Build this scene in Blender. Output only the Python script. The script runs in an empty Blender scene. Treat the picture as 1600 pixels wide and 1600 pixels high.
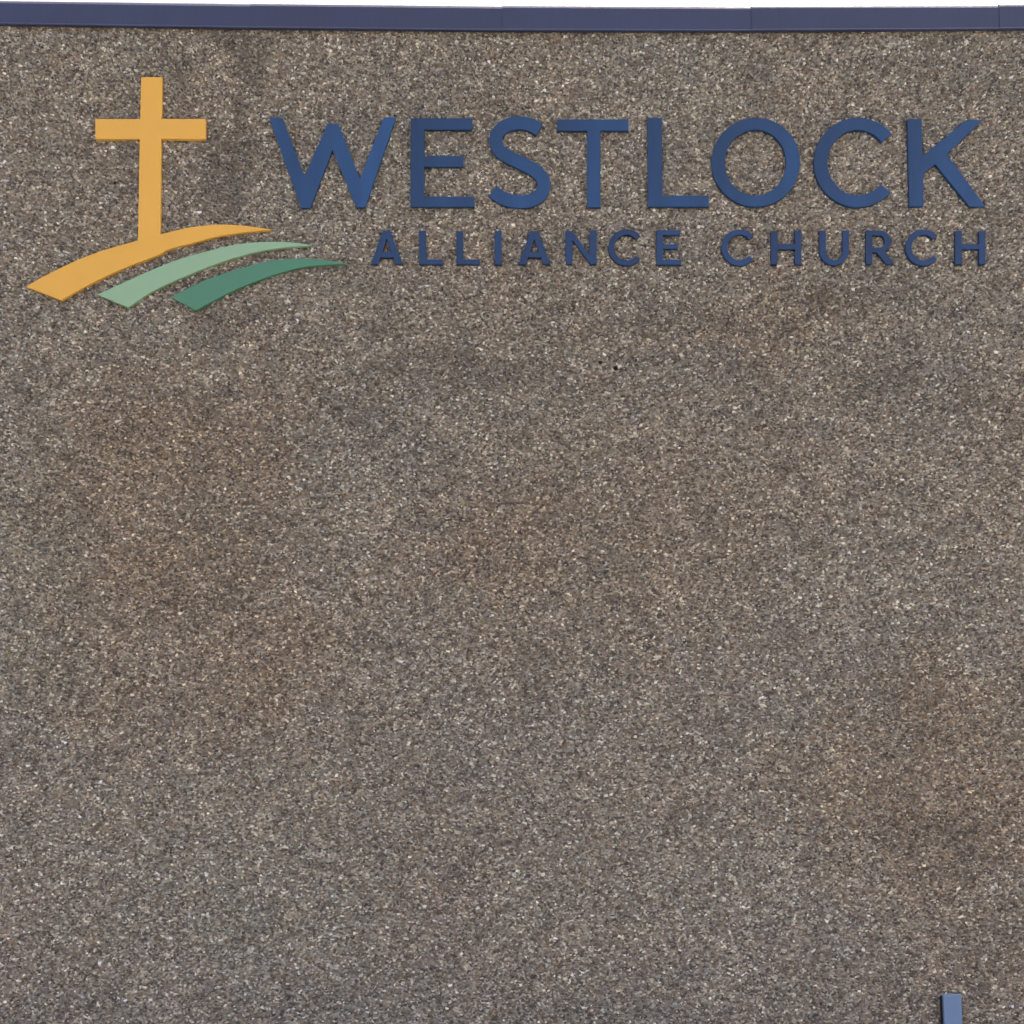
import bpy, bmesh, math
import numpy as np
from mathutils import Vector, Matrix

# ------------------------------------------------------------------ camera
scene = bpy.context.scene
COL = scene.collection
EYE = Vector((0.0, -6.0, 1.6))
PITCH = math.radians(3.4)
FOCAL = 2000.0          # focal length in pixels of the 1600 px photograph
PPY = 1061.0            # row of the optical axis (the photograph is a crop)

cam_data = bpy.data.cameras.new("camera")
cam_data.sensor_width = 36.0
cam_data.lens = 36.0 * FOCAL / 1600.0
cam_data.shift_y = (PPY - 800.0) / 1600.0
cam_data.clip_end = 2000.0
cam = bpy.data.objects.new("camera", cam_data)
cam.location = EYE
cam.rotation_euler = (math.pi / 2 + PITCH, 0, 0)
COL.objects.link(cam)
scene.camera = cam

# ------------------------------------------------------------------ light
SUN_EL = math.radians(55)
SUN_AZ = math.radians(30)            # to the right of +Y, behind the building
world = bpy.data.worlds.new("World")
scene.world = world
world.use_nodes = True
wn = world.node_tree.nodes
sky = wn.new("ShaderNodeTexSky")
sky.sky_type = 'NISHITA'
sky.sun_disc = False
sky.sun_elevation = SUN_EL
sky.sun_rotation = SUN_AZ
sky.air_density = 0.22
sky.dust_density = 8.0
sky.ozone_density = 0.0
wn["Background"].inputs[1].default_value = 0.15
world.node_tree.links.new(sky.outputs[0], wn["Background"].inputs[0])

sun_data = bpy.data.lights.new("sun", 'SUN')
sun_data.energy = 3.0
sun_data.angle = math.radians(0.5)
sun_data.color = (1.0, 0.95, 0.87)
sun = bpy.data.objects.new("sun", sun_data)
sdir = Vector((math.sin(SUN_AZ) * math.cos(SUN_EL), math.cos(SUN_AZ) * math.cos(SUN_EL), math.sin(SUN_EL)))
sun.rotation_euler = sdir.to_track_quat('Z', 'Y').to_euler()
sun.location = (10, 20, 20)
COL.objects.link(sun)

vs = scene.view_settings
vs.view_transform = 'Standard'
vs.look = 'None'
vs.gamma = 1.0
vs.use_curve_mapping = False
vs.exposure = 3.08

# ------------------------------------------------------------------ helpers
CT, ST = math.cos(PITCH), math.sin(PITCH)


def wall_point(px, py, y=0.0):
    """point of the wall plane (or a plane parallel to it) seen at a place in the photograph"""
    u, v = (px - 800.0) / FOCAL, (PPY - py) / FOCAL
    d = Vector((u, CT - v * ST, ST + v * CT))
    t = (y - EYE.y) / d.y
    return EYE + d * t


def new_mat(name):
    m = bpy.data.materials.new(name)
    m.use_nodes = True
    return m, m.node_tree.nodes, m.node_tree.links, m.node_tree.nodes["Principled BSDF"]


def link_obj(name, mesh, mat=None, parent=None):
    o = bpy.data.objects.new(name, mesh)
    COL.objects.link(o)
    if mat:
        mesh.materials.append(mat)
    if parent:
        o.parent = parent
    return o


def tag(o, label=None, category=None, group=None, kind=None):
    if label:
        o["label"] = label
    if category:
        o["category"] = category
    if group:
        o["group"] = group
    if kind:
        o["kind"] = kind
    return o


def bm_mesh(bm, name):
    bmesh.ops.recalc_face_normals(bm, faces=bm.faces)
    me = bpy.data.meshes.new(name)
    bm.to_mesh(me)
    bm.free()
    return me


def add_box(bm, x0, x1, y0, y1, z0, z1):
    vs_ = [bm.verts.new((x, y, z)) for x in (x0, x1) for y in (y0, y1) for z in (z0, z1)]
    for f in ((0, 1, 3, 2), (4, 6, 7, 5), (0, 4, 5, 1), (2, 3, 7, 6), (0, 2, 6, 4), (1, 5, 7, 3)):
        bm.faces.new([vs_[i] for i in f])
    return vs_


def mixcol(nodes, links, blend, fac, a, b):
    n = nodes.new("ShaderNodeMix")
    n.data_type = 'RGBA'
    n.blend_type = blend
    for sock, val in ((n.inputs[0], fac), (n.inputs[6], a), (n.inputs[7], b)):
        if hasattr(val, "is_output") or isinstance(val, bpy.types.NodeSocket):
            links.new(val, sock)
        elif isinstance(val, (int, float)):
            sock.default_value = val
        else:
            sock.default_value = (*val, 1.0)
    return n.outputs[2]


def ramp(nodes, links, src, stops):
    r = nodes.new("ShaderNodeValToRGB")
    cr = r.color_ramp
    while len(cr.elements) < len(stops):
        cr.elements.new(0.5)
    for e, (p, c) in zip(cr.elements, stops):
        e.position = p
        e.color = (*c, 1.0) if not isinstance(c, float) else (c, c, c, 1.0)
    links.new(src, r.inputs[0])
    return r.outputs[0]


def noise(nodes, links, scale, detail=3.0, vec=None, rough=0.5):
    n = nodes.new("ShaderNodeTexNoise")
    n.inputs["Scale"].default_value = scale
    n.inputs["Detail"].default_value = detail
    n.inputs["Roughness"].default_value = rough
    if vec:
        links.new(vec, n.inputs["Vector"])
    return n


# ------------------------------------------------------------------ materials
def wall_stain(nodes, links, col):
    """large weathering patches shared by the mortar and the stones"""
    tc = nodes.new("ShaderNodeTexCoord")
    g = nodes.new("ShaderNodeNewGeometry")
    a = noise(nodes, links, 0.9, 4, g.outputs["Position"], 0.6)
    col = mixcol(nodes, links, 'MULTIPLY', 1.0, col,
                 ramp(nodes, links, a.outputs[0], [(0.33, (0.97, 0.99, 1.0)), (0.66, (1.02, 0.98, 0.94))]))
    b = noise(nodes, links, 3.6, 5, g.outputs["Position"], 0.62)
    col = mixcol(nodes, links, 'MULTIPLY', 1.0, col,
                 ramp(nodes, links, b.outputs[0], [(0.32, 0.86), (0.68, 1.10)]))
    c = noise(nodes, links, 11.0, 4, g.outputs["Position"], 0.6)
    col = mixcol(nodes, links, 'MULTIPLY', 1.0, col,
                 ramp(nodes, links, c.outputs[0], [(0.34, (0.86, 0.87, 0.90)), (0.66, (1.10, 1.07, 1.03))]))
    return col


M_STONE, n, l, p = new_mat("crushed_stone")
at = n.new("ShaderNodeAttribute")
at.attribute_name = "stone_color"
c = wall_stain(n, l, at.outputs["Color"])
l.new(c, p.inputs["Base Color"])
p.inputs["Roughness"].default_value = 0.55
p.inputs["Specular IOR Level"].default_value = 0.45

M_MORTAR, n, l, p = new_mat("pebbledash_mortar")
g = n.new("ShaderNodeNewGeometry")
v = n.new("ShaderNodeTexVoronoi")
v.inputs["Scale"].default_value = 80
l.new(g.outputs["Position"], v.inputs["Vector"])
sep = n.new("ShaderNodeSeparateColor")
l.new(v.outputs["Color"], sep.inputs[0])
c = ramp(n, l, sep.outputs[0], [(0.0, (0.10, 0.08, 0.065)), (0.35, (0.19, 0.165, 0.14)), (0.7, (0.26, 0.24, 0.22)), (1.0, (0.5, 0.48, 0.45))])
c = wall_stain(n, l, c)
l.new(c, p.inputs["Base Color"])
p.inputs["Roughness"].default_value = 0.9
bmp = n.new("ShaderNodeBump")
bmp.invert = True
bmp.inputs["Strength"].default_value = 0.9
bmp.inputs["Distance"].default_value = 0.006
l.new(v.outputs["Distance"], bmp.inputs["Height"])
l.new(bmp.outputs[0], p.inputs["Normal"])


def paint(name, col, rough=0.42, var=0.12, spec=0.5):
    fv = min(0.03, var * 0.4)
    m, n, l, p = new_mat(name)
    tc = n.new("ShaderNodeTexCoord")
    mp = n.new("ShaderNodeMapping")
    mp.inputs["Scale"].default_value = (1.0, 1.0, 0.12)
    l.new(tc.outputs["Object"], mp.inputs["Vector"])
    a = noise(n, l, 4.5, 2, mp.outputs[0])                     # rolled-sheet sheen painted into the colour, runs vertically
    b = noise(n, l, 70.0, 4, mp.outputs[0])
    fine = noise(n, l, 420.0, 2, tc.outputs["Object"])
    oi = n.new("ShaderNodeObjectInfo")
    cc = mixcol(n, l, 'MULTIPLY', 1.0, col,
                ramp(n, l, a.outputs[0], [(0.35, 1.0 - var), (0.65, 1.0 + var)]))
    cc = mixcol(n, l, 'MULTIPLY', 1.0, cc,
                ramp(n, l, b.outputs[0], [(0.35, 1 - fv), (0.65, 1 + fv)]))
    cc = mixcol(n, l, 'MULTIPLY', 1.0, cc,
                ramp(n, l, fine.outputs[0], [(0.35, 0.97), (0.65, 1.03)]))
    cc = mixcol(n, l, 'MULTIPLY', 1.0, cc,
                ramp(n, l, oi.outputs["Random"], [(0.0, 1.0 - var * 0.8), (1.0, 1.0 + var * 0.8)]))  # tone per piece stands in for reflections differing between letters
    l.new(cc, p.inputs["Base Color"])
    p.inputs["Specular IOR Level"].default_value = spec
    rr = ramp(n, l, b.outputs[0], [(0.3, rough - 0.06), (0.7, rough + 0.08)])
    l.new(rr, p.inputs["Roughness"])
    bp = n.new("ShaderNodeBump")
    bp.inputs["Strength"].default_value = 0.12
    bp.inputs["Distance"].default_value = 0.004
    l.new(a.outputs[0], bp.inputs["Height"])
    l.new(bp.outputs[0], p.inputs["Normal"])
    return m


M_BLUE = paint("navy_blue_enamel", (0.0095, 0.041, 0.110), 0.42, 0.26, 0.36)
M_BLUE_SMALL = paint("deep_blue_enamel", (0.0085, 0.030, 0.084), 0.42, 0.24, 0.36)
M_COPING = paint("indigo_coated_steel", (0.018, 0.026, 0.066), 0.55, 0.06)
M_POST = paint("slate_blue_coating", (0.105, 0.178, 0.29), 0.45, 0.05)
M_ORANGE = paint("amber_enamel", (0.575, 0.315, 0.040), 0.5, 0.015)
M_LIGHT_GREEN = paint("sage_green_enamel", (0.20, 0.335, 0.200), 0.5, 0.015)
M_DARK_GREEN = paint("pine_green_enamel", (0.050, 0.168, 0.098), 0.5, 0.015)
M_STEEL = paint("zinc_plated_steel", (0.45, 0.45, 0.45), 0.35, 0.05)
M_STEEL.node_tree.nodes["Principled BSDF"].inputs["Metallic"].default_value = 1.0

M_SHADE_BACKING = paint("painted_side_shade", (0.012, 0.014, 0.022), 0.6, 0.05, 0.2)  # near-black shade of the post's side, put into the colour

M_WOOD, n, l, p = new_mat("grey_lumber")
nz = noise(n, l, 20, 4)
l.new(ramp(n, l, nz.outputs[0], [(0.3, (0.2, 0.15, 0.1)), (0.7, (0.35, 0.28, 0.2))]), p.inputs["Base Color"])
p.inputs["Roughness"].default_value = 0.85

M_ROOF, n, l, p = new_mat("roof_gravel")
nz = noise(n, l, 60, 4)
l.new(ramp(n, l, nz.outputs[0], [(0.3, 0.12), (0.7, 0.3)]), p.inputs["Base Color"])
p.inputs["Roughness"].default_value = 0.9

M_GROUND, n, l, p = new_mat("worn_asphalt")
g = n.new("ShaderNodeNewGeometry")
a = noise(n, l, 0.4, 5, g.outputs["Position"])
b = noise(n, l, 60, 5, g.outputs["Position"])
cc = ramp(n, l, b.outputs[0], [(0.3, (0.035, 0.033, 0.030)), (0.7, (0.085, 0.078, 0.068))])
cc = mixcol(n, l, 'MULTIPLY', 1.0, cc, ramp(n, l, a.outputs[0], [(0.3, 0.85), (0.7, 1.1)]))
l.new(cc, p.inputs["Base Color"])
p.inputs["Roughness"].default_value = 0.9
bp = n.new("ShaderNodeBump")
bp.inputs["Strength"].default_value = 0.6
bp.inputs["Distance"].default_value = 0.01
l.new(b.outputs[0], bp.inputs["Height"])
l.new(bp.outputs[0], p.inputs["Normal"])

# ------------------------------------------------------------------ ground
bm = bmesh.new()
vv = [bm.verts.new(q) for q in ((-600, -600, 0), (600, -600, 0), (600, 600, 0), (-600, 600, 0))]
bm.faces.new(vv)
tag(link_obj("ground", bm_mesh(bm, "ground"), M_GROUND), kind="structure")

# unseen added walk bouncing light onto the lower wall, slabs with open joints
M_REFLECTOR, n, l, p = new_mat("pale_reflector")
g = n.new("ShaderNodeNewGeometry")
a = noise(n, l, 1.3, 6, g.outputs["Position"], 0.65)
l.new(ramp(n, l, a.outputs[0], [(0.3, (0.44, 0.41, 0.365)), (0.7, (0.56, 0.525, 0.475))]), p.inputs["Base Color"])
p.inputs["Roughness"].default_value = 0.85
bm = bmesh.new()
add_box(bm, -12, 12, -3.05, -0.03, -0.2, 0.02)
reflector = tag(link_obj("bounce_reflector", bm_mesh(bm, "bounce_reflector"), M_REFLECTOR), kind="structure")
bm = bmesh.new()
add_box(bm, 0.006, 1.494, 0.006, 1.494, 0.0, 0.03)
slab_me = bm_mesh(bm, "reflector_slab")
slab_me.materials.append(M_REFLECTOR)
for i in range(16):
    for j in range(2):
        so = link_obj("reflector_slab", slab_me, None, reflector)
        so.location = (-12 + 1.5 * i, -3.04 + 1.5 * j, 0.021)

# ------------------------------------------------------------------ building
WX0, WX1, DEPTH, WTOP = -6.0, 6.0, 9.0, 5.175
building = bpy.data.objects.new("building", None)
COL.objects.link(building)
tag(building, "building with a stone-dashed wall behind the cross emblem and blue letters", "building")

# front wall with two small drilled holes and a pit where fixings once sat
HOLES = [(938, 566, 0.010), (962.5, 575, 0.0135), (180, 285.5, 0.010)]
holes_w = [(wall_point(a_, b_), r_) for a_, b_, r_ in HOLES]
bm = bmesh.new()
edges = []
outer = [bm.verts.new(q) for q in ((WX0, 0, -0.3), (WX1, 0, -0.3), (WX1, 0, WTOP), (WX0, 0, WTOP))]
edges += [bm.edges.new((outer[i], outer[(i + 1) % 4])) for i in range(4)]
rings = []
for k, (c_, r_) in enumerate(holes_w):
    ring = []
    for i in range(12):
        t_ = 2 * math.pi * i / 12
        rr = r_ * (1 + 0.22 * math.sin(3 * t_ + k) + 0.12 * math.sin(5 * t_ + 2 * k))
        ring.append(bm.verts.new((c_.x + 1.15 * rr * math.cos(t_), 0, c_.z + 0.85 * rr * math.sin(t_))))
    edges += [bm.edges.new((ring[i], ring[(i + 1) % 12])) for i in range(12)]
    rings.append(ring)
bmesh.ops.triangle_fill(bm, use_beauty=True, use_dissolve=False, edges=edges)
for f in list(bm.faces):                                   # drop any fill inside a hole
    cc_ = f.calc_center_median()
    for c_, r_ in holes_w:
        if (cc_ - c_).length < r_ * 0.9 and all(v_.co.x > WX0 and v_ in sum(rings, []) for v_ in f.verts):
            bm.faces.remove(f)
            break
for ring in rings:
    back = [bm.verts.new((v_.co.x, 0.05, v_.co.z)) for v_ in ring]
    for i in range(12):
        bm.faces.new((ring[i], ring[(i + 1) % 12], back[(i + 1) % 12], back[i]))
    bm.faces.new(back)
bo = [bm.verts.new((v_.co.x, DEPTH, v_.co.z)) for v_ in outer]
for i in range(4):
    bm.faces.new((outer[i], outer[(i + 1) % 4], bo[(i + 1) % 4], bo[i]))
bm.faces.new(bo[::-1])
me = bpy.data.meshes.new("wall")
bm.to_mesh(me)
bm.free()
wall = link_obj("wall", me, M_MORTAR, building)

# --- crushed stone thrown into the mortar: every chip is a small faceted solid
rng = np.random.default_rng(7)
SX, SZ = 0.0092, 0.0078
X0, X1, Z0, Z1 = -3.9, 3.9, 0.0, 5.165
nx, nz_ = int((X1 - X0) / SX), int((Z1 - Z0) / SZ)
gx, gz = np.meshgrid(np.arange(nx), np.arange(nz_))
gx = gx + 0.5 * (gz % 2)
cx = (X0 + (gx + 0.5) * SX).ravel()
cz = (Z0 + (gz + 0.5) * SZ).ravel()
N = cx.size
cx = cx + rng.normal(0, 0.30 * SX, N)
cz = cz + rng.normal(0, 0.30 * SZ, N)
keep = np.ones(N, bool)
for c_, r_ in holes_w:
    keep &= np.hypot(cx - c_.x, cz - c_.z) > r_ + 0.0055
cx, cz = cx[keep], cz[keep]
N = cx.size
size = np.clip(np.exp(rng.normal(0, 0.30, N)), 0.5, 1.45)
a_len = 0.0058 * size * rng.uniform(0.8, 1.5, N)
b_len = 0.0042 * size * rng.uniform(0.75, 1.2, N)
hgt = 0.0114 * np.sqrt(size) * rng.uniform(0.5, 1.5, N)
rot = rng.normal(0, 0.5, N)
ridge = rng.uniform(0.15, 0.65, N)
# local chip: 4 foot corners + an off-centre peak
lu = np.stack([-a_len, a_len, a_len, -a_len, a_len * (ridge - 0.4)], 1)
lv = np.stack([-b_len, -b_len, b_len, b_len, b_len * rng.normal(0, 0.35, N)], 1)
lh = np.stack([0 * hgt] * 4 + [hgt], 1)
jit = 0.28
lu += rng.normal(0, jit, lu.shape) * a_len[:, None] * 0.8
lv += rng.normal(0, jit, lv.shape) * b_len[:, None] * 1.1
lh[:, 4:] *= rng.uniform(0.6, 1.25, (N, 1))
lh[:, 4:] = np.clip(lh[:, 4:], 0.002, np.where(cz > 5.07, 0.008, 0.015)[:, None])
lh[:, :4] = -0.0015
ca, sa = np.cos(rot)[:, None], np.sin(rot)[:, None]
px_ = cx[:, None] + lu * ca - lv * sa
pz_ = cz[:, None] + lu * sa + lv * ca
py_ = -lh
co = np.stack([px_, py_, pz_], 2).reshape(-1, 3).astype(np.float32)
faces_t = np.array([[0, 1, 4], [1, 2, 4], [2, 3, 4], [3, 0, 4]], np.int32)
idx = (faces_t[None] + (np.arange(N, dtype=np.int32) * 5)[:, None, None]).reshape(-1)
nf = N * 4
me = bpy.data.meshes.new("stone_dash")
me.vertices.add(N * 5)
me.vertices.foreach_set("co", co.ravel())
me.loops.add(nf * 3)
me.loops.foreach_set("vertex_index", idx)
me.polygons.add(nf)
me.polygons.foreach_set("loop_start", np.arange(0, nf * 3, 3, dtype=np.int32))
# stone colours: grey, tan, brown, dark, white quartz, rust
pal = np.array([[.225, .203, .178], [.30, .275, .243], [.215, .172, .135], [.140, .110, .086], [.075, .063, .055],
                [.41, .385, .35], [.62, .60, .57], [.25, .165, .105], [.235, .234, .228], [.27, .217, .205]])
wts = np.array([.15, .13, .15, .14, .12, .14, .042, .012, .08, .05])
wts /= wts.sum()
pick = rng.choice(len(pal), N, p=wts)
col = pal[pick] * np.array([1.0, 1.02, 0.885]) * np.exp(rng.normal(0, 0.27, (N, 1)))


def vnoise(x, z, s, seed):
    """smooth value noise on the wall"""
    r_ = np.random.default_rng(seed)
    tab = r_.uniform(-1, 1, (64, 64))
    u_, v_ = x / s + 31.3, z / s + 17.7
    i_, j_ = np.floor(u_).astype(int), np.floor(v_).astype(int)
    fu, fv = u_ - i_, v_ - j_
    fu, fv = fu * fu * (3 - 2 * fu), fv * fv * (3 - 2 * fv)
    q = lambda a_, b_: tab[a_ % 64, b_ % 64]
    return (q(i_, j_) * (1 - fu) * (1 - fv) + q(i_ + 1, j_) * fu * (1 - fv)
            + q(i_, j_ + 1) * (1 - fu) * fv + q(i_ + 1, j_ + 1) * fu * fv)


# weather stains with shapes of their own, two low patches of painted light: (row/column in the photograph, size, tint)
RUST = (0.95, 0.83, 0.70)
SOOT = (0.62, 0.62, 0.61)
PALE = (1.10, 1.10, 1.10)
COOL = (0.97, 1.0, 0.99)
stains = [
    (265, 760, 240, 210, RUST, 0.62), (270, 1010, 240, 170, RUST, 0.5), (1450, 1230, 230, 190, RUST, 0.75), (300, 700, 150, 80, RUST, 0.3),
    (900, 860, 330, 200, RUST, 0.30), (1560, 1500, 90, 80, RUST, 0.35),
    (820, 850, 110, 90, RUST, 0.35), (1180, 510, 160, 60, RUST, 0.45), (450, 1030, 120, 90, RUST, 0.4),
    (1500, 1060, 120, 60, RUST, 0.3),
    (385, 120, 34, 90, SOOT, 1.0), (350, 240, 48, 75, SOOT, 1.0), (250, 80, 60, 25, SOOT, 0.4), (330, 320, 45, 35, SOOT, 0.6), (620, 680, 60, 30, SOOT, 0.6),
    (1170, 590, 60, 45, SOOT, 0.5), (1380, 620, 70, 40, SOOT, 0.6), (575, 490, 45, 25, SOOT, 0.7),
    (1210, 490, 90, 40, SOOT, 0.5), (370, 490, 70, 25, SOOT, 0.6), (650, 570, 140, 40, SOOT, 0.45), (820, 600, 160, 35, SOOT, 0.4),
    (1000, 560, 120, 40, SOOT, 0.4), (1060, 470, 60, 30, SOOT, 0.5), (1350, 480, 110, 40, SOOT, 0.35),
    (1560, 640, 60, 90, SOOT, 0.4), (560, 640, 80, 30, SOOT, 0.4), (60, 800, 60, 50, SOOT, 0.35), (180, 250, 60, 40, SOOT, 0.3),
    (1190, 110, 60, 40, SOOT, 0.3), (1130, 190, 30, 20, SOOT, 0.5), (1480, 1330, 120, 50, SOOT, 0.3), (700, 1330, 110, 50, SOOT, 0.25),
    (1050, 130, 260, 60, PALE, 0.8), (900, 300, 260, 90, PALE, 0.6), (1300, 270, 180, 90, PALE, 0.5),
    (560, 790, 60, 40, PALE, 0.6), (640, 660, 70, 30, PALE, 0.4), (300, 1350, 320, 200, PALE, 0.5), (1000, 1400, 320, 160, PALE, 0.5),  # the two wide low patches lift the dim lower wall by colour
    (60, 900, 90, 260, COOL, 1.0), (300, 1350, 320, 160, COOL, 1.0), (1000, 1400, 220, 120, COOL, 0.8),
]
w1, w2 = vnoise(cx, cz, 0.22, 1), vnoise(cx, cz, 0.22, 2)
w3, w4 = vnoise(cx, cz, 0.07, 3), vnoise(cx, cz, 0.07, 4)
for (sx_, sy_, rx_, ry_, tint, amt) in stains:
    c_ = wall_point(sx_, sy_)
    dx = (cx - c_.x + 0.12 * w1 + 0.05 * w3) / (rx_ * 0.003)
    dz = (cz - c_.z + 0.12 * w2 + 0.05 * w4) / (ry_ * 0.003)
    m_ = np.clip(1.25 - (dx * dx + dz * dz), 0, 1) ** 0.8 * amt
    col *= 1 + m_[:, None] * (np.array(tint) - 1)
rgba = np.ones((N, 5, 4), np.float32)
rgba[:, :, :3] = np.clip(col, 0.02, 0.85)[:, None, :]
attr = me.attributes.new("stone_color", 'FLOAT_COLOR', 'POINT')
attr.data.foreach_set("color", rgba.ravel())
me.update(calc_edges=True)
me.validate()
tag(link_obj("stone_dash", me, M_STONE, wall), kind="stuff")

# roof deck behind the parapet
bm = bmesh.new()
add_box(bm, WX0 + 0.3, WX1 - 0.3, 0.35, DEPTH - 0.3, WTOP + 0.004, WTOP + 0.02)
link_obj("roof", bm_mesh(bm, "roof"), M_ROOF, building)

# wooden nailer under the metal coping
bm = bmesh.new()
add_box(bm, WX0, WX1, 0.004, 0.28, WTOP + 0.001, WTOP + 0.014)
coping = link_obj("roof_coping", bm_mesh(bm, "roof_coping"), M_WOOD, building)

# folded metal coping in lapped sections; (column, bottom row left/right, top row left/right)
SECT = [(-790, -400, 26, 32, -12, -4.5), (-400, 0, 32, 37.8, -5.5, 1.0), (0, 400, 37.5, 43.6, 0.0, 5.0), (400, 795, 43.6, 47.6, 4.3, 8.2),
        (795, 1185, 47.6, 48.0, 7.3, 9.0), (1185, 1572, 48.0, 45.2, 7.9, 6.4),
        (1572, 1965, 45.2, 42, 5.2, 3), (1965, 2360, 42, 38, 0, -4)]
for (xa, xb, ba, bb, ta, tb) in SECT:
    bm = bmesh.new()
    loops = []
    for k, (xx, b_, t_) in enumerate(((xa, ba, ta), (xb, bb, tb))):
        pb, pt = wall_point(xx, b_, -0.032), wall_point(xx, t_, -0.013)
        lap = -0.0025 if k == 0 else 0.0
        X = pb.x - (0.03 if k == 0 else 0.0)
        zb, zt = pb.z, pt.z
        prof = [(-0.011, zb + 0.002), (-0.0315 + lap, zb), (-0.0325 + lap, zb + 0.004), (-0.0285 + lap, zb + 0.010),
                (-0.0285 + lap, zt - 0.026), (-0.0225 + lap, zt - 0.013), (-0.013, zt), (-0.006, zt + 0.0005),
                (0.30, zt - 0.012), (0.30, zt - 0.10), (0.298, zt - 0.10), (0.298, zt - 0.015), (-0.004, zt - 0.003), (-0.011, zt - 0.030)]
        loops.append([bm.verts.new((X, y_, z_)) for y_, z_ in prof])
    m_ = len(loops[0])
    for i in range(m_):
        bm.faces.new((loops[0][i], loops[0][(i + 1) % m_], loops[1][(i + 1) % m_], loops[1][i]))
    bm.faces.new(loops[0])
    bm.faces.new(loops[1][::-1])
    link_obj("coping_section", bm_mesh(bm, "coping_section"), M_COPING, coping)

# ------------------------------------------------------------------ sign pieces
BACK = -0.002            # sits on the stone dash


def plate(name, outline, holes, mat, thick, parent=None, edge=0.0022):
    """flat-cut piece fixed to the wall: outline and holes are columns/rows of the photograph"""
    front_y = BACK - thick
    bm = bmesh.new()
    rings_ = []
    edges_ = []
    for poly in [outline] + list(holes):
        pts = [wall_point(a_, b_, front_y) for a_, b_ in poly]
        r_ = [bm.verts.new(q) for q in pts]
        rings_.append(r_)
        edges_ += [bm.edges.new((r_[i], r_[(i + 1) % len(r_)])) for i in range(len(r_))]
    bmesh.ops.triangle_fill(bm, use_beauty=True, use_dissolve=False, edges=edges_)
    ff = list(bm.faces)
    bmesh.ops.recalc_face_normals(bm, faces=ff)
    if sum(f.normal.y * f.calc_area() for f in ff) > 0:
        for f in ff:
            f.normal_flip()
    for r_ in rings_:
        bk = [bm.verts.new((v_.co.x, BACK, v_.co.z)) for v_ in r_]
        for i in range(len(r_)):
            j = (i + 1) % len(r_)
            bm.faces.new((r_[i], r_[j], bk[j], bk[i]))
    bmesh.ops.recalc_face_normals(bm, faces=bm.faces)
    me_ = bpy.data.meshes.new(name)
    bm.to_mesh(me_)
    bm.free()
    # put the origin at the middle of the piece
    cs = np.array([v_.co for v_ in me_.vertices])
    mid = Vector(((cs[:, 0].min() + cs[:, 0].max()) / 2, BACK, cs[:, 2].min()))
    me_.transform(Matrix.Translation(-mid))
    o = link_obj(name, me_, mat, parent)
    o.location = mid if parent is None else mid - parent.location
    return o


def smooth(pts, n_=8):
    """Catmull-Rom through the points"""
    P = [np.array(q, float) for q in pts]
    P = [2 * P[0] - P[1]] + P + [2 * P[-1] - P[-2]]
    out = []
    for i in range(1, len(P) - 2):
        for k in range(n_):
            t = k / n_
            out.append(0.5 * ((2 * P[i]) + (P[i + 1] - P[i - 1]) * t + (2 * P[i - 1] - 5 * P[i] + 4 * P[i + 1] - P[i + 2]) * t * t
                              + (3 * P[i] - P[i - 1] - 3 * P[i + 1] + P[i + 2]) * t ** 3))
    out.append(P[-2])
    return [tuple(q) for q in out]


def stroke(center, half):
    c_ = [np.array(q) for q in center]
    L_, R_ = [], []
    for i, q in enumerate(c_):
        d = c_[min(i + 1, len(c_) - 1)] - c_[max(i - 1, 0)]
        d = d / np.hypot(*d)
        nrm = np.array([-d[1], d[0]])
        L_.append(tuple(q + nrm * half))
        R_.append(tuple(q - nrm * half))
    return L_ + R_[::-1]


def ell(cx_, cy_, rx_, ry_, a0=0.0, a1=360.0, n_=56):
    full = abs(a1 - a0) >= 360
    return [(cx_ + rx_ * math.cos(math.radians(a0 + (a1 - a0) * i / (n_ if full else n_ - 1))),
             cy_ + ry_ * math.sin(math.radians(a0 + (a1 - a0) * i / (n_ if full else n_ - 1)))) for i in range(n_)]


def frame(ox, oy, s):
    return lambda pts: [(ox + a_ / s, oy + b_ / s) for a_, b_ in pts]


# --- large word
TH = 0.024
F4, F5, F6 = frame(400, 160, 4.4444), frame(740, 160, 4.2105), frame(1090, 160, 3.4043)
GL = "large blue letters of the upper word"
big = []
big.append(("W", F4([(92, 108), (184, 108), (337, 512), (497, 150), (572, 150), (722, 533), (888, 103), (970, 103), (757, 728), (697, 728), (531, 328), (374, 732), (312, 732)]), []))
big.append(("E", F4([(1075, 110), (1503, 110), (1503, 188), (1168, 188), (1168, 372), (1440, 372), (1440, 446), (1168, 446), (1168, 655), (1515, 655), (1515, 724), (1072, 724)]), []))
s_c = smooth([(433, 178), (375, 146), (310, 134), (230, 145), (168, 186), (146, 240), (165, 308), (230, 358), (310, 396), (390, 438), (445, 487), (463, 543), (444, 600), (388, 640), (310, 652), (220, 640), (165, 612), (125, 583)], 6)
big.append(("S", F5(stroke(s_c, 42)), []))
big.append(("T", F5([(550, 112), (1018, 112), (1018, 185), (834, 185), (834, 688), (748, 688), (748, 185), (550, 185)]), []))
big.append(("L", F5([(1144, 102), (1238, 102), (1243, 614), (1547, 614), (1547, 685), (1149, 685)]), []))
big.append(("O", F6(ell(310, 318, 235, 236, n_=72)), [F6(ell(308, 320, 163, 176, n_=64))]))
big.append(("C", F6(ell(853, 319, 234, 237, 42, 320, 56) + ell(853, 320, 162, 175, 322, 41.5, 48)), []))
big.append(("K", F6([(1117, 88), (1192, 88), (1196, 288), (1432, 92), (1515, 94), (1325, 275), (1530, 553), (1447, 553), (1265, 328), (1200, 378), (1202, 553), (1127, 553)]), []))
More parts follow.
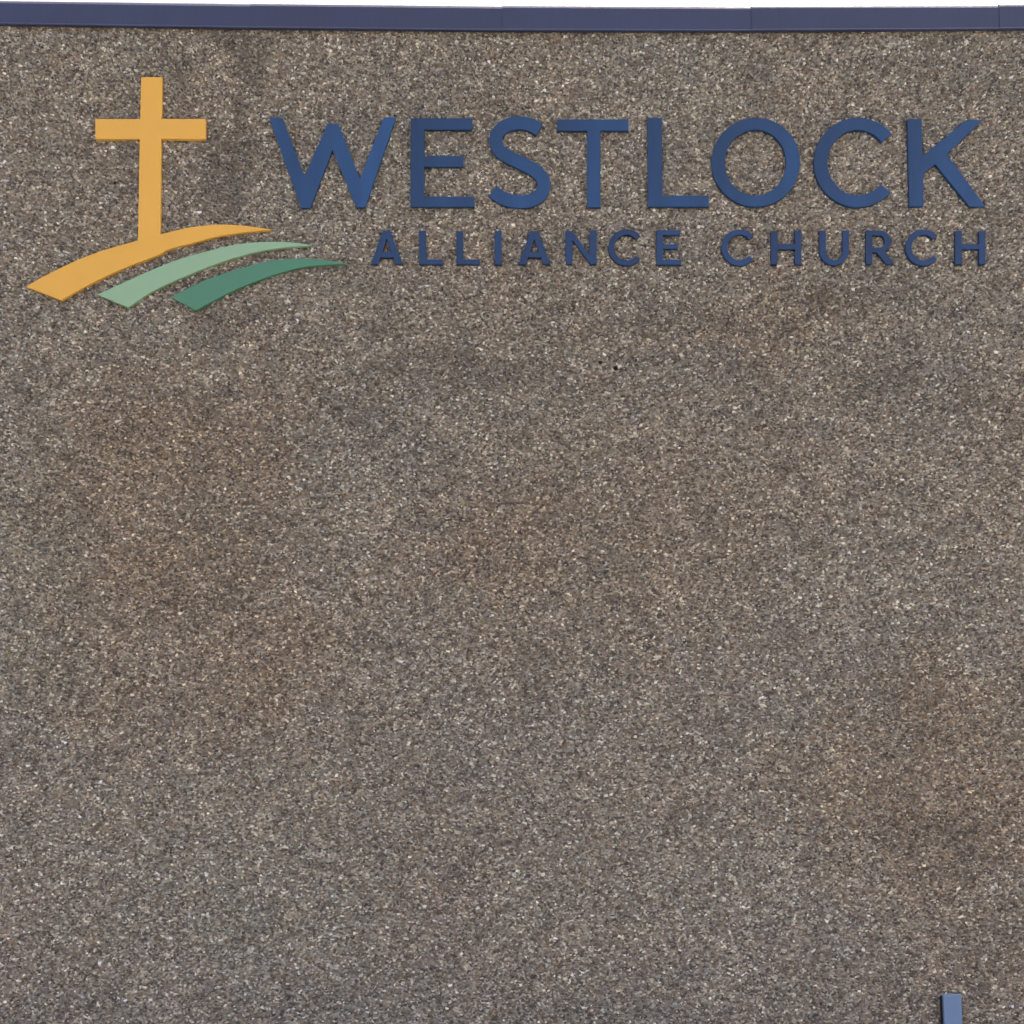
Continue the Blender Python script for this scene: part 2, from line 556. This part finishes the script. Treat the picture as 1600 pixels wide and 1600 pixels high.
BIGLAB = {"W": "large blue metal letter W beside the orange cross", "E": "large blue metal letter E between the W and the S",
          "S": "large blue metal curving letter S in the upper word", "T": "large blue metal letter T in the upper word",
          "L": "large blue metal letter L between the T and the O", "O": "large blue metal ring-shaped letter O in the upper word",
          "C": "large blue metal letter C between the O and the K", "K": "large blue metal letter K ending the upper word"}
for ch, out, hol in big:
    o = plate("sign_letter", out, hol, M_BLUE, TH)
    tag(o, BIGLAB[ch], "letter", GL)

# --- small words
F7, F8 = frame(570, 340, 3.1373), frame(1060, 340, 3.1373)
GS = "small blue letters of the lower line"
TS = 0.024


def sh(pts, dx):
    return [(a_ + dx, b_) for a_, b_ in pts]


A_out = [(88, 64), (126, 64), (188, 229), (150, 229), (138, 196), (78, 196), (66, 229), (28, 229)]
A_in = [(107, 104), (127, 168), (88, 168)]
L_out = [(265, 64), (301, 64), (301, 204), (383, 204), (383, 230), (265, 230)]
E_out = [(1429, 60), (1546, 60), (1546, 86), (1463, 86), (1463, 130), (1536, 130), (1536, 154), (1463, 154), (1463, 205), (1553, 205), (1553, 231), (1430, 231)]


def C_out(cx_):
    return ell(cx_, 146, 90, 90, 40, 320, 40) + ell(cx_, 146, 58, 62, 322, 39, 34)


def H_out(x0):
    return [(x0, 64), (x0 + 35, 64), (x0 + 35, 128), (x0 + 117, 128), (x0 + 117, 64), (x0 + 151, 64), (x0 + 151, 229), (x0 + 117, 229),
            (x0 + 117, 156), (x0 + 35, 156), (x0 + 35, 229), (x0, 229)]


U_out = ([(690, 62), (724, 62), (724, 158)] + ell(764, 158, 40, 50, 180, 0, 22) + [(804, 158), (804, 62), (838, 62), (838, 158)]
         + ell(764, 158, 74, 76, 0, 180, 30) + [(690, 158)])
U_out = [q for i, q in enumerate(U_out) if i == 0 or abs(q[0] - U_out[i - 1][0]) + abs(q[1] - U_out[i - 1][1]) > 0.6]
if abs(U_out[-1][0] - U_out[0][0]) + abs(U_out[-1][1] - U_out[0][1]) < 0.6:
    U_out.pop()
R_out = ([(918, 62), (985, 62)] + ell(988, 117, 56, 55, -85, 62, 20) + [(1060, 229), (1020, 229), (972, 172), (952, 172), (952, 229), (918, 229)])
R_in = ([(952, 88), (984, 88)] + ell(986, 117, 25, 29, -80, 80, 12) + [(984, 146), (952, 146)])
small = [
    ("small blue letter A starting the lower line", F7(A_out), [F7(A_in)]),
    ("small blue letter L right after the first A", F7(L_out), []),
    ("small blue letter L between another L and the I", F7(sh(L_out, 182)), []),
    ("small blue straight letter I in the lower line", F7([(635, 64), (672, 64), (672, 230), (635, 230)]), []),
    ("small blue letter A between the I and the N", F7(sh(A_out, 724)), [F7(sh(A_in, 724))]),
    ("small blue letter N in the lower line", F7([(982, 64), (1016, 64), (1101, 180), (1101, 63), (1138, 63), (1138, 228), (1106, 228), (1019, 112), (1019, 229), (984, 229)]), []),
    ("small blue letter C between the N and the E", F7(C_out(1283)), []),
    ("small blue letter E ending the first lower word", F7(E_out), []),
    ("small blue letter C starting the second lower word", F8(C_out(300)), []),
    ("small blue letter H between a C and the U", F8(H_out(453)), []),
    ("small blue letter U in the lower line", F8(U_out), []),
    ("small blue letter R in the lower line", F8(R_out), [F8(R_in)]),
    ("small blue letter C between the R and the last H", F8(C_out(1202)), []),
    ("small blue letter H ending the lower line", F8(H_out(1356)), []),
]


def inset(poly, d):
    """move every edge of a polygon inwards by d (outwards when negative)"""
    P = [np.array(q, float) for q in poly]
    k = len(P)
    area = sum(P[i][0] * P[(i + 1) % k][1] - P[(i + 1) % k][0] * P[i][1] for i in range(k))
    sg = 1.0 if area > 0 else -1.0
    out = []
    for i in range(k):
        e0, e1 = P[i] - P[i - 1], P[(i + 1) % k] - P[i]
        n0 = sg * np.array([-e0[1], e0[0]]) / (np.hypot(*e0) + 1e-9)
        n1 = sg * np.array([-e1[1], e1[0]]) / (np.hypot(*e1) + 1e-9)
        out.append(tuple(P[i] + d * (n0 + n1) / max(0.5, 1 + float(n0 @ n1))))
    return out


for lab, out, hol in small:
    out, hol = inset(out, 0.5), [inset(h_, -0.4) for h_ in hol]
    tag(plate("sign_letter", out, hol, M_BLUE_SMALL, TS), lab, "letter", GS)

# --- emblem
G2, G3, G1 = frame(20, 320, 5.7143), frame(240, 320, 5.0), frame(20, 100, 5.3333)
up = smooth(G2([(120, 730), (300, 628), (560, 502), (800, 410), (1118, 318)]), 6)
mid_up = smooth([up[-1], G2([(1316, 264)])[0]], 2)
up2 = smooth([G2([(1316, 264)])[0]] + G3([(250, 183), (430, 160), (590, 155), (760, 170), (912, 192)]), 6)
low = smooth(G3([(912, 194), (700, 215), (500, 246), (300, 298), (110, 350)]) + G2([(1300, 447), (1000, 562), (700, 702), (430, 850)]), 5)
emblem = bpy.data.objects.new("cross_emblem", None)
emblem.location = wall_point(95, 469, BACK)
COL.objects.link(emblem)
tag(emblem, "orange cross rising from a curved orange band", "emblem")
plate("hill_band", up + mid_up[1:] + up2[1:] + low, [], M_ORANGE, 0.024, emblem)
plate("cross", [mid_up[0], (218.4, 216.8), (149, 217), (149, 186), (219.2, 186), (220.6, 120.5), (253.2, 120.5), (252.2, 186), (321, 186), (321, 217), (251.6, 216.8), mid_up[-1]],
      [], M_ORANGE, 0.024, emblem)

lg_up = smooth(G2([(755, 800), (1000, 690), (1255, 576)]) + G3([(200, 425), (440, 358), (650, 310), (850, 291), (1060, 293), (1232, 314)]), 6)
lg_low = smooth(G3([(1232, 318), (1000, 335), (800, 369), (550, 440), (300, 535), (0, 670)]) + G2([(1030, 915)]), 6)
tag(plate("curved_band", lg_up + lg_low, [], M_LIGHT_GREEN, 0.024), "pale green curved band under the orange one", "emblem", "green bands of the emblem")
dg_up = smooth(G3([(135, 720), (400, 592), (650, 505), (900, 441), (1150, 420), (1340, 431), (1500, 459)]), 6)
dg_low = smooth(G3([(1500, 462), (1300, 472), (1100, 500), (850, 578), (600, 680), (330, 825)]), 6)
tag(plate("curved_band", dg_up + dg_low, [], M_DARK_GREEN, 0.024), "dark green curved band, lowest of the emblem", "emblem", "green bands of the emblem")

# ------------------------------------------------------------------ low square post against the wall
FY = -0.062
tl, tr = wall_point(1474.3, 1555.5, FY), wall_point(1502.3, 1555.0, FY)
W_ = tr.x - tl.x
post = bpy.data.objects.new("metal_post", None)
post.location = ((tl.x + tr.x) / 2 + 0.010, FY + 0.010, 0.051)
COL.objects.link(post)
tag(post, "low slate blue square metal post standing against the wall", "post")
H_ = tl.z - 0.051
LEAN = math.radians(-1.4)


def rounded_tube(bm, hx, hy, r, z0, z1, seg=3):
    def ring(z, k=1.0):
        out = []
        for (sx, sy, a0) in ((1, 1, 0), (-1, 1, 90), (-1, -1, 180), (1, -1, 270)):
            for i in range(seg + 1):
                t = math.radians(a0 + 90 * i / seg)
                out.append(bm.verts.new((sx * (hx - r) + r * math.cos(t), sy * (hy - r) + r * math.sin(t), z)))
        return out
    A_, B_ = ring(z0), ring(z1)
    k = len(A_)
    for i in range(k):
        bm.faces.new((A_[i], A_[(i + 1) % k], B_[(i + 1) % k], B_[i]))
    bm.faces.new(B_)
    bm.faces.new(A_[::-1])


bm = bmesh.new()
rounded_tube(bm, W_ / 2, 0.010, 0.002, 0.009, H_ - 0.006)
tube = link_obj("upright", bm_mesh(bm, "upright"), M_POST, post)
tube.rotation_euler = (0, LEAN, 0)
bm = bmesh.new()
rounded_tube(bm, W_ / 2 + 0.0015, 0.0115, 0.0025, H_ - 0.0058, H_ + 0.004)
top_edges = [e for e in bm.edges if all(v_.co.z > H_ for v_ in e.verts)]
bmesh.ops.bevel(bm, geom=top_edges, offset=0.002, segments=1, affect='EDGES')
cap = link_obj("cap", bm_mesh(bm, "cap"), M_POST, post)
cap.rotation_euler = (0, LEAN, 0)
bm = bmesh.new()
add_box(bm, -W_ / 2 + 0.001, W_ / 2 - 0.001, 0.0105, 0.043, 0.0095, H_ - 0.008)  # dark box added so the post's left side looks shaded
backing = link_obj("shade_backing", bm_mesh(bm, "shade_backing"), M_SHADE_BACKING, post)
backing["label"] = "added dark shade rail behind the blue upright"
backing.rotation_euler = (0, LEAN, 0)
bm = bmesh.new()
rounded_tube(bm, 0.085, 0.036, 0.008, 0.0, 0.009)
plate_o = link_obj("base_plate", bm_mesh(bm, "base_plate"), M_POST, post)
for sx in (-1, 1):
    bm = bmesh.new()
    bmesh.ops.create_cone(bm, cap_ends=True, segments=6, radius1=0.010, radius2=0.009, depth=0.008)
    b_ = link_obj("bolt", bm_mesh(bm, "bolt"), M_STEEL, post)
    b_.location = (sx * 0.066, 0, 0.013)
